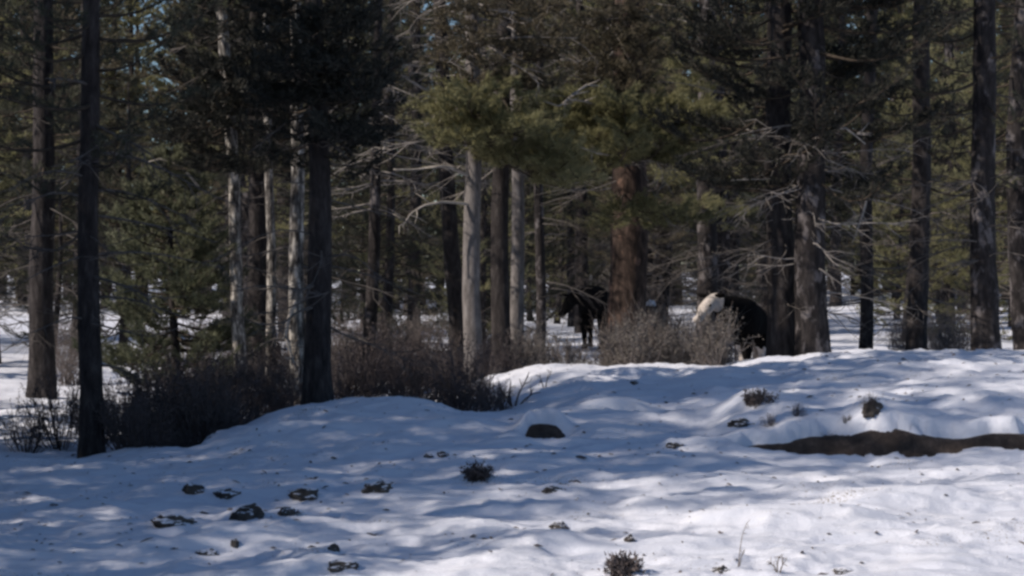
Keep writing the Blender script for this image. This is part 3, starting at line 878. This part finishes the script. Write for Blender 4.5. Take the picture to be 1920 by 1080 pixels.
# ------------------------------------------------------------------ brush
def shrub_parts(seed, h, rad, n, stem_mat, leaf_mat=None, leaves=0, lsize=0.022):
    r = np.random.default_rng(seed)
    a = Acc(); P = []; A = []
    for k in range(n):
        az = r.uniform(0, 6.283); ln = h * r.uniform(0.6, 1.1); out = rad * r.uniform(0.2, 1.0)
        e = np.array([math.cos(az) * out, math.sin(az) * out, ln * (1 - 0.25 * out / rad)])
        s0 = np.array([math.cos(az), math.sin(az), 0]) * r.uniform(0, 0.06)
        s0[2] = -0.08
        m = (s0 + e) / 2 + r.normal(0, 0.06, 3) * h + np.array([math.cos(az), math.sin(az), 0]) * out * 0.15
        th = r.uniform(0.004, 0.008)
        a.tube([s0, m, e], [th, th * 0.75, th * 0.3], 4, cap=False)
        for q in range(r.integers(4, 8)):
            t = r.uniform(0.3, 0.97)
            p = s0 * (1 - t) ** 2 + 2 * m * t * (1 - t) + e * t * t
            d = unit(unit(e - s0) + r.normal(0, 0.55, 3))
            L = h * r.uniform(0.15, 0.38)
            a.tube([p, p + d * L * 0.5 + r.normal(0, 0.01, 3), p + d * L], [th * 0.5, th * 0.4, th * 0.2], 3, cap=False)
            if leaves:
                for w in range(leaves):
                    P.append(p + d * L * r.uniform(0.3, 1.0)); A.append(unit(d + r.normal(0, 0.5, 3)))
    out = [('stems', a.mesh('stems', stem_mat), None)]
    if leaves:
        c = Crown(seed); c.P = P; c.A = A
        out.append(('leaves', c.needles('leaves', leaf_mat, 4, lsize, lsize * 0.5), None))
    return out


sh_sage = [shrub_parts(600 + k, 0.62, 0.36, 34, SHRUB_BROWN, SAGE, 3, 0.026) for k in range(3)]
sh_dark = [shrub_parts(620 + k, 0.75, 0.42, 36, SHRUB_DARK, SHRUB_DARK, 2, 0.024) for k in range(3)]
sh_tall = [shrub_parts(640 + k, 1.05, 0.45, 30, SHRUB_BROWN) for k in range(2)]
rs = random.Random(5)


NEAR_ZONES = ((270, 'at the far left end'), (440, 'below the young grey-green pine'), (640, 'around the dark left trunk'), (850, 'left of the pale trunk'), (1020, 'by the middle trunks'),
              (1240, 'below the red-brown trunk'), (9999, 'beside the large one'))


def shrubs(lst, kinds, label, group, s_rng=(0.8, 1.2), rep=1):
    for px, D in lst * rep:
        px += rs.uniform(-9, 9) * (1 + (rep > 1)); D += rs.uniform(-.15, .15) * rep
        x = (px - 960) / F * D
        k = kinds[rs.randrange(len(kinds))]
        t = build_tree('shrub', k, (x, D, gz(x, D) - 0.03), rs.uniform(0, 6.28), rs.uniform(*s_rng))
        if len(lst) == 16: lb = label + ' ' + zone(px)
        elif len(lst) > 10: lb = label + ' ' + next(z for lim, z in NEAR_ZONES if px < lim)
        else: lb = label
        tag(t, lb, 'shrub', group)


shrubs([(1010, 23.4), (1050, 23.2), (1030, 24.5), (1170, 23.4), (1200, 22.8), (1232, 23.5), (1265, 23.0), (1295, 23.4), (1322, 22.9), (1352, 22.7), (1215, 24.8), (1280, 25.0), (1000, 22.7), (1255, 26.2), (1180, 26.5)],
       sh_sage, 'low grey-brown brush on the snow ridge', 'brush on the ridge', (0.75, 1.15))
shrubs([(1215, 25.6), (1262, 25.4), (1300, 26.0), (1190, 25.2), (1240, 24.2), (1285, 24.4), (1170, 24.8), (1318, 24.6), (1205, 23.8), (1150, 25.8)], sh_tall, 'tall thin bare-stemmed brush before the broad red-brown trunk', 'tall bare brush', (0.85, 1.1))
shrubs([(285, 18.2), (320, 18.8), (355, 18.2), (400, 18.9), (300, 19.6), (345, 20.2), (385, 20.4), (430, 20.2), (455, 19.4), (500, 20.2), (280, 21.4), (330, 22.4), (420, 22.3), (470, 22.0), (530, 21.0), (250, 19.0), (180, 18.8), (110, 19.4), (40, 18.8), (215, 20.5), (520, 19.6), (375, 17.9), (305, 17.6)],
       sh_dark, 'dark twiggy brush in the shaded hollow at the left', 'brush in the left hollow', (0.6, 1.25), 1)
shrubs([(650, 21.2), (690, 21.0), (725, 20.6), (760, 21.0), (800, 20.6), (835, 20.2), (865, 20.0), (745, 22.2), (790, 22.4), (840, 21.8), (880, 21.2), (905, 20.4), (700, 22.8), (910, 22.2), (960, 22.6)],
       sh_dark, 'dark twiggy brush in the middle hollow', 'brush in the middle hollow', (0.6, 1.25), 1)
shrubs([(915, 19.0), (942, 19.3)], sh_dark, 'small dark bush poking through the middle snow', 'small bushes in the snow', (0.4, 0.5))
shrubs([(370, 30), (440, 33), (300, 34), (730, 30), (800, 32), (650, 31), (560, 29), (1390, 30), (1480, 30), (1420, 32), (1760, 31), (880, 29), (960, 29), (1700, 28), (1800, 29), (130, 30)],
       sh_tall, 'thin leafless brush on the forest floor', 'brush among the trunks', (0.7, 1.2), 3)


def stalk_plant(name, base_px, stems, label, cat, material, rad=0.006):
    b = hit(*base_px)
    e = empty(name, b)
    for st in stems:
        P = np.array([W(px, py, b[1] + dd) for px, py, dd in st]) - b
        P[0][2] = min(P[0][2], 0) - 0.03
        a = Acc(); k = len(P)
        L = np.linspace(0, k - 1, k * 3)
        Q = np.stack([np.interp(L, np.arange(k), P[:, j]) for j in range(3)], 1)
        a.tube(Q, np.linspace(rad, rad * 0.4, len(Q)), 5)
        r = np.random.default_rng(int(st[0][0]))
        for q in range(5):
            i = r.integers(len(Q) // 2, len(Q)); d = unit(r.normal(0, 1, 3) + np.array([0, -0.2, 0.7]))
            a.tube([Q[i], Q[i] + d * rad * 5, Q[i] + d * rad * 8 + r.normal(0, rad, 3)], [rad * 0.5, rad * 0.4, rad * 0.25], 3)
        link('stem', a.mesh('stem', material), e)
    return tag(e, label, cat)


shrubs([(272, 17.0), (300, 16.9), (330, 17.3), (262, 17.8), (410, 17.9), (240, 17.3)], sh_dark, 'ragged dark brush at the left edge where the snow begins', 'ragged brush at the left edge', (0.35, 0.8))
shrubs([(420, 21.5), (510, 22.5), (590, 22.8), (640, 23.5), (360, 21.0)], sh_tall, 'tall bare stems standing above the left brush', 'tall stems in the left hollow', (0.6, 1.1))
shrubs([(450, 25.5), (530, 26.5), (600, 25.0), (640, 27.0), (670, 25.2), (720, 26.0), (755, 24.8), (790, 26.5), (820, 25.0), (560, 28.0), (480, 28.5), (700, 28.5), (845, 27.0), (610, 29.0), (400, 27.0), (905, 25.5), (930, 26.5), (770, 28.0)],
       sh_dark, 'dark brush between the trunks', 'dark brush on the forest floor', (0.8, 1.35))
shrubs([(1440, 16.62), (1500, 16.66), (1548, 16.6), (1585, 16.68), (1625, 16.6)], sh_dark, 'small dead tuft on the lip of the bare earth bank', 'dead tufts on the bank', (0.12, 0.24))
shrubs([(1092, 23.4), (1128, 23.8)], sh_sage, 'short brush below the smaller black animal', 'short brush', (0.45, 0.6))

stalk_plant('dead_plant', (965, 762), [[(965, 762, 0), (972, 740, 0), (984, 718, -.05), (992, 698, -.1)], [(968, 763, 0), (985, 748, .05), (1000, 738, .08)], [(962, 764, 0), (950, 745, 0), (936, 728, 0.1)], [(960, 764, 0), (955, 735, -.03), (958, 716, -.05)]],
            'dark upright dead stems poking from the snow in the middle', 'plant', SHRUB_DARK, 0.012)
stalk_plant('dead_plant', (1022, 728), [[(1022, 728, 0), (1026, 712, 0), (1034, 697, 0)], [(1021, 729, 0), (1016, 716, 0), (1012, 706, 0)]], 'small dead stem right of the dark upright stems', 'plant', SHRUB_DARK, 0.008)
stalk_plant('dry_grass_stalk', (1384, 1062), [[(1384, 1062, 0), (1388, 1030, 0), (1392, 1005, 0), (1400, 982, 0)], [(1385, 1064, 0), (1390, 1045, 0.02), (1396, 1032, .03)]],
            'tall dry grass stalk standing in bright snow at the lower right', 'grass', DRY, 0.0035)
stalk_plant('dry_grass_stalk', (1458, 1074), [[(1458, 1074, 0), (1458, 1058, 0), (1461, 1044, 0)], [(1460, 1074, 0), (1452, 1062, 0), (1446, 1058, 0)], [(1459, 1075, 0), (1466, 1064, 0), (1470, 1055, 0)]],
            'short dry grass stalk right of the tall one at the bottom edge', 'grass', DRY, 0.005)

# ------------------------------------------------------------------ stones and clumps in the snow
def stone_mesh(seed, w, d, h):
    bm = bmesh.new()
    bmesh.ops.create_icosphere(bm, subdivisions=4, radius=1)
    for v in bm.verts:
        n = mnoise.noise(v.co * 1.4 + Vector((seed * 5.3, 0, 0))) * 0.45 + mnoise.noise(v.co * 3.0 + Vector((0, seed * 2.1, 0))) * 0.18 + mnoise.noise(v.co * 8 + Vector((0, seed * 2.1, 3))) * 0.06
        c = v.co * (1 + n)
        c.z = max(c.z, -0.6)
        v.co = Vector((c.x * w / 2, c.y * d / 2, c.z * h))
    me = bpy.data.meshes.new('stone')
    bm.to_mesh(me); bm.free()
    me.materials.append(STONE)
    for p in me.polygons: p.use_smooth = True
    return me


for k, (px, py, w, h, label) in enumerate(STONES):
    b = STONE_AT[k]; b[2] = gz(b[0], b[1])
    sc = b[1] / F
    wm, hm = w * sc, h * sc
    if 'brush clump' in label or 'pointed clump' in label:
        e = build_tree('dead_brush_clump', shrub_parts(700 + k, hm * 0.95, wm * 0.62, 40, SHRUB_DARK, SHRUB_DARK, 2, 0.03), (b[0], b[1] + wm * 0.2, b[2] - 0.01), k)
        tag(e, label, 'brush')
        continue
    o = link('stone', stone_mesh(k, wm * 1.0, wm * 0.8, hm * 0.8), None, (b[0], b[1] + wm * 0.15, b[2] - hm * 0.06))
    o.rotation_euler = (0, 0, k * 0.4 % 0.7)
    tag(o, label, 'stone', 'stones poking through the snow')

# ------------------------------------------------------------------ stump with a cap of snow
D = 29.5
x = (1216 - 960) / F * D; z0 = gz(x, D)
st = empty('stump', (x, D, z0))
top = W(1216, 574, D)[2] - z0
zz = np.linspace(-0.15, top, 7)
link('wood', trunk_mesh('stump', np.stack([zz * 0.03, zz * 0, zz], 1), np.linspace(0.14, 0.11, 7), BARK_DARK, 12, 14, 0.5, 0.16), st)
sm = stone_mesh(77, 0.15, 0.16, 0.06); sm.materials.clear(); sm.materials.append(SNOW)
c = link('snow_cap', sm, st, (0.03 * top, 0, top + 0.03))
tag(st, 'dark broken stump with a cap of snow right of the broad red-brown trunk', 'stump')

# ------------------------------------------------------------------ animals
def m_fur(name, c1, c2, pale=None, masks=()):
    m, nt, b = mat(name)
    v = coords(nt)
    v2 = coords(nt, (1, 1, 0.3))
    n = nz(nt, 30, 5, v2, 0.7)
    c = ramp(nt, n, [(0.35, c1), (0.7, c2)])
    nt.links.new(c, b.inputs['Base Color'])
    b.inputs['Roughness'].default_value = 0.95
    b.inputs['Specular IOR Level'].default_value = 0.06
    bump(nt, b, n, 0.7, 0.015)
    return m


FUR_BLACK = m_fur('fur_black', (0.004, 0.004, 0.0045), (0.011, 0.010, 0.010))
FUR_PALE = m_fur('fur_pale', (0.46, 0.42, 0.40), (0.68, 0.64, 0.62))
HORN = m_plain('hoof', (0.015, 0.013, 0.012), (0.04, 0.035, 0.03), 15, 0.6)
EYE = m_plain('eye', (0.004, 0.004, 0.004), (0.01, 0.01, 0.01), 5, 0.2, 0.0)


def skin_mesh(name, joints, edges, root):
    names = list(joints)
    me = bpy.data.meshes.new(name)
    me.from_pydata([joints[n][0] for n in names], [(names.index(a), names.index(b)) for a, b in edges], [])
    o = bpy.data.objects.new(name, me); COL.objects.link(o)
    o.modifiers.new('skin', 'SKIN')
    if not me.skin_vertices:
        bpy.context.view_layer.objects.active = o
        bpy.ops.mesh.customdata_skin_add()
    for i, n in enumerate(names):
        r = joints[n][1]
        me.skin_vertices[0].data[i].radius = r if isinstance(r, tuple) else (r, r)
        me.skin_vertices[0].data[i].use_root = (n == root)
    o.modifiers['skin'].use_smooth_shade = True
    sd = o.modifiers.new('sub', 'SUBSURF'); sd.levels = 2; sd.render_levels = 2
    dg = bpy.context.evaluated_depsgraph_get()
    out = bpy.data.meshes.new_from_object(o.evaluated_get(dg))
    bpy.data.objects.remove(o)
    return out


def make_animal(loc, yaw, s, head_pos, head_dir, label, pale_head=False, pale_hind=False, seed=1):
    """hoofed animal, body along +x (head end), feet on z=0, shoulder about 1.2"""
    e = empty('animal', loc, yaw, s)
    hx = np.array(head_pos, float); hd = unit(np.array(head_dir, float))
    J = {'pelvis': ((-0.62, 0, 0.92), (0.25, 0.26)), 'rump': ((-0.84, 0, 0.90), (0.19, 0.20)), 'belly': ((-0.2, 0, 0.84), (0.31, 0.33)), 'chest': ((0.25, 0, 0.85), (0.30, 0.36)),
         'shoulder': ((0.52, 0, 0.93), (0.24, 0.32)), 'neck': (tuple(np.array((0.62, 0, 1.0)) * 0.55 + hx * 0.45), (0.15, 0.19)),
         'poll': (tuple(hx), (0.115, 0.13)), 'brow': (tuple(hx + hd * 0.14), (0.115, 0.115)), 'cheek': (tuple(hx + hd * 0.28), (0.085, 0.085)), 'muzzle': (tuple(hx + hd * 0.43), (0.072, 0.066)), 'nose': (tuple(hx + hd * 0.48), (0.05, 0.045)),
         'tail0': ((-0.98, 0, 1.02), 0.035), 'tail1': ((-1.05, 0, 0.75), 0.022), 'tail2': ((-1.04, 0, 0.45), 0.035)}
    E = [('rump', 'pelvis'), ('pelvis', 'belly'), ('belly', 'chest'), ('chest', 'shoulder'), ('shoulder', 'neck'), ('neck', 'poll'), ('poll', 'brow'), ('brow', 'cheek'), ('cheek', 'muzzle'), ('muzzle', 'nose'),
         ('rump', 'tail0'), ('tail0', 'tail1'), ('tail1', 'tail2')]
    r = random.Random(seed)
    for sgn, sd in ((1, 'l'), (-1, 'r')):
        sw = r.uniform(-0.07, 0.07)
        J['fs' + sd] = ((0.40, 0.17 * sgn, 0.66), 0.13); J['fk' + sd] = ((0.42 + sw, 0.17 * sgn, 0.36), 0.068); J['ff' + sd] = ((0.40 + sw, 0.17 * sgn, 0.12), 0.045); J['fh' + sd] = ((0.42 + sw, 0.17 * sgn, 0.06), 0.055)
        E += [('chest', 'fs' + sd), ('fs' + sd, 'fk' + sd), ('fk' + sd, 'ff' + sd), ('ff' + sd, 'fh' + sd)]
        sw = r.uniform(-0.08, 0.08)
        J['ht' + sd] = ((-0.60, 0.17 * sgn, 0.66), 0.16); J['hk' + sd] = ((-0.52 + sw * 0.4, 0.18 * sgn, 0.54), 0.11); J['hc' + sd] = ((-0.74 + sw, 0.17 * sgn, 0.36), 0.062); J['hf' + sd] = ((-0.70 + sw, 0.17 * sgn, 0.12), 0.045); J['hh' + sd] = ((-0.68 + sw, 0.17 * sgn, 0.06), 0.055)
        E += [('pelvis', 'ht' + sd), ('ht' + sd, 'hk' + sd), ('hk' + sd, 'hc' + sd), ('hc' + sd, 'hf' + sd), ('hf' + sd, 'hh' + sd)]
    me = skin_mesh('body', J, E, 'pelvis')
    for v in me.vertices:
        p = v.co
        v.co = p + v.normal * (0.02 * mnoise.noise(p * 6) + 0.012 * mnoise.noise(p * 17))
    me.materials.clear(); me.materials.append(FUR_BLACK); me.materials.append(FUR_PALE)
    hv = Vector(hx); hdv = Vector(hd)
    for p in me.polygons:
        c = p.center; w = 0.05 * mnoise.noise(c * 8)
        f = False
        if pale_head and (c - hv).dot(hdv) + w > -0.06 and ((c - hv) - hdv * (c - hv).dot(hdv)).length < 0.17 + w and c.x > 0.7: f = True
        if pale_hind and c.x < -0.4 and c.z + w < 0.42 and c.x > -0.95: f = True
        p.material_index = 1 if f else 0
        p.use_smooth = True
    link('body', me, e)
    side = unit(np.cross(hd, [0, 0, 1])); up = np.cross(side, hd)
    for sg in (1, -1):
        a = Acc()
        b0 = hx + side * 0.09 * sg + up * 0.07
        tip = b0 + side * 0.19 * sg + up * 0.02 - hd * 0.03
        a.tube([b0, b0 * 0.6 + tip * 0.4 - up * .015, b0 * 0.25 + tip * 0.75 - up * .02, tip], [0.025, 0.05, 0.042, 0.008], 8)
        V = a.V[0]; m0 = V.mean(0)
        V -= np.outer((V - m0) @ hd, hd) * 0.55
        link('ear', a.mesh('ear', FUR_BLACK), e)
        bm = bmesh.new(); bmesh.ops.create_uvsphere(bm, u_segments=10, v_segments=8, radius=0.02)
        em = bpy.data.meshes.new('eye'); bm.to_mesh(em); bm.free(); em.materials.append(EYE)
        link('eye', em, e, tuple(hx + hd * 0.17 + side * 0.098 * sg + up * 0.04))
    for n in ('fhl', 'fhr', 'hhl', 'hhr'):
        a = Acc(); p = np.array(J[n][0])
        a.tube([(p[0] + 0.02, p[1], 0.0), (p[0] + 0.015, p[1], 0.04), (p[0], p[1], 0.085)], [0.066, 0.062, 0.05], 10)
        link('hoof', a.mesh('hoof', HORN), e)
    return tag(e, label, 'animal', 'black animals among the trees')


D = 27.0
x = (1390 - 960) / F * D; z0 = gz(x, D)
make_animal((x, D, z0), math.radians(250), 0.95, (0.86, -0.22, 1.16), (0.62, -0.36, -0.66),
            'large black animal with pale face standing left of the twin ridge trunks', True, True, 1)
D = 39.0
x = (1116 - 960) / F * D; z0 = gz(x, D)
make_animal((x, D, z0), math.radians(262), 1.06, (0.86, -0.34, 0.98), (0.40, -0.40, -0.70),
            'smaller black animal with lowered head left of the broad red-brown trunk', False, False, 2)

# ------------------------------------------------------------------ fallen needles, bark and cone scales lying on the snow
rl = np.random.default_rng(77)
n = 4500
D = np.sqrt(rl.uniform(9.5 ** 2, 23 ** 2, n)); X = rl.uniform(-0.34, 0.34, n) * D
dens = pnoise(X * 0.8, D * 0.8, 31) + 0.6 * pnoise(X * 2.2, D * 2.2, 32)
keep = dens + rl.normal(0, 0.25, n) > 0.02
X = X[keep]; D = D[keep]; n = len(X)
Z = z_snow(X, D)
ln = rl.gamma(2.0, 0.006, n) + 0.006; wd = ln * rl.uniform(0.15, 0.5, n); th = rl.uniform(0, math.pi, n)
ux = np.stack([np.cos(th), np.sin(th), rl.uniform(-0.3, 0.3, n)], 1); uy = np.stack([-np.sin(th), np.cos(th), rl.uniform(-0.3, 0.3, n)], 1)
P0 = np.stack([X, D, Z + 0.006], 1)
up = np.array([0, 0, 1.0])
V = np.stack([P0 - ux * ln[:, None] - uy * wd[:, None], P0 + ux * ln[:, None] - uy * wd[:, None] * 0.6, P0 + ux * ln[:, None] * 0.8 + uy * wd[:, None], P0 - ux * ln[:, None] * 0.7 + uy * wd[:, None] * 0.8, P0 + up * (wd[:, None] * 0.8)], 1).reshape(-1, 3)
o5 = np.arange(n)[:, None] * 5
T = np.concatenate([o5 + np.array([a, b, 4])[None] for a, b in ((0, 1), (1, 2), (2, 3), (3, 0))], 1).ravel()
lit = link('forest_litter', mesh_from('forest_litter', V, np.full(n * 4, 3), T, SHRUB_DARK, smooth=False))
tag(lit, 'fallen needles and bark bits scattered over the snow', 'litter', None, 'stuff')
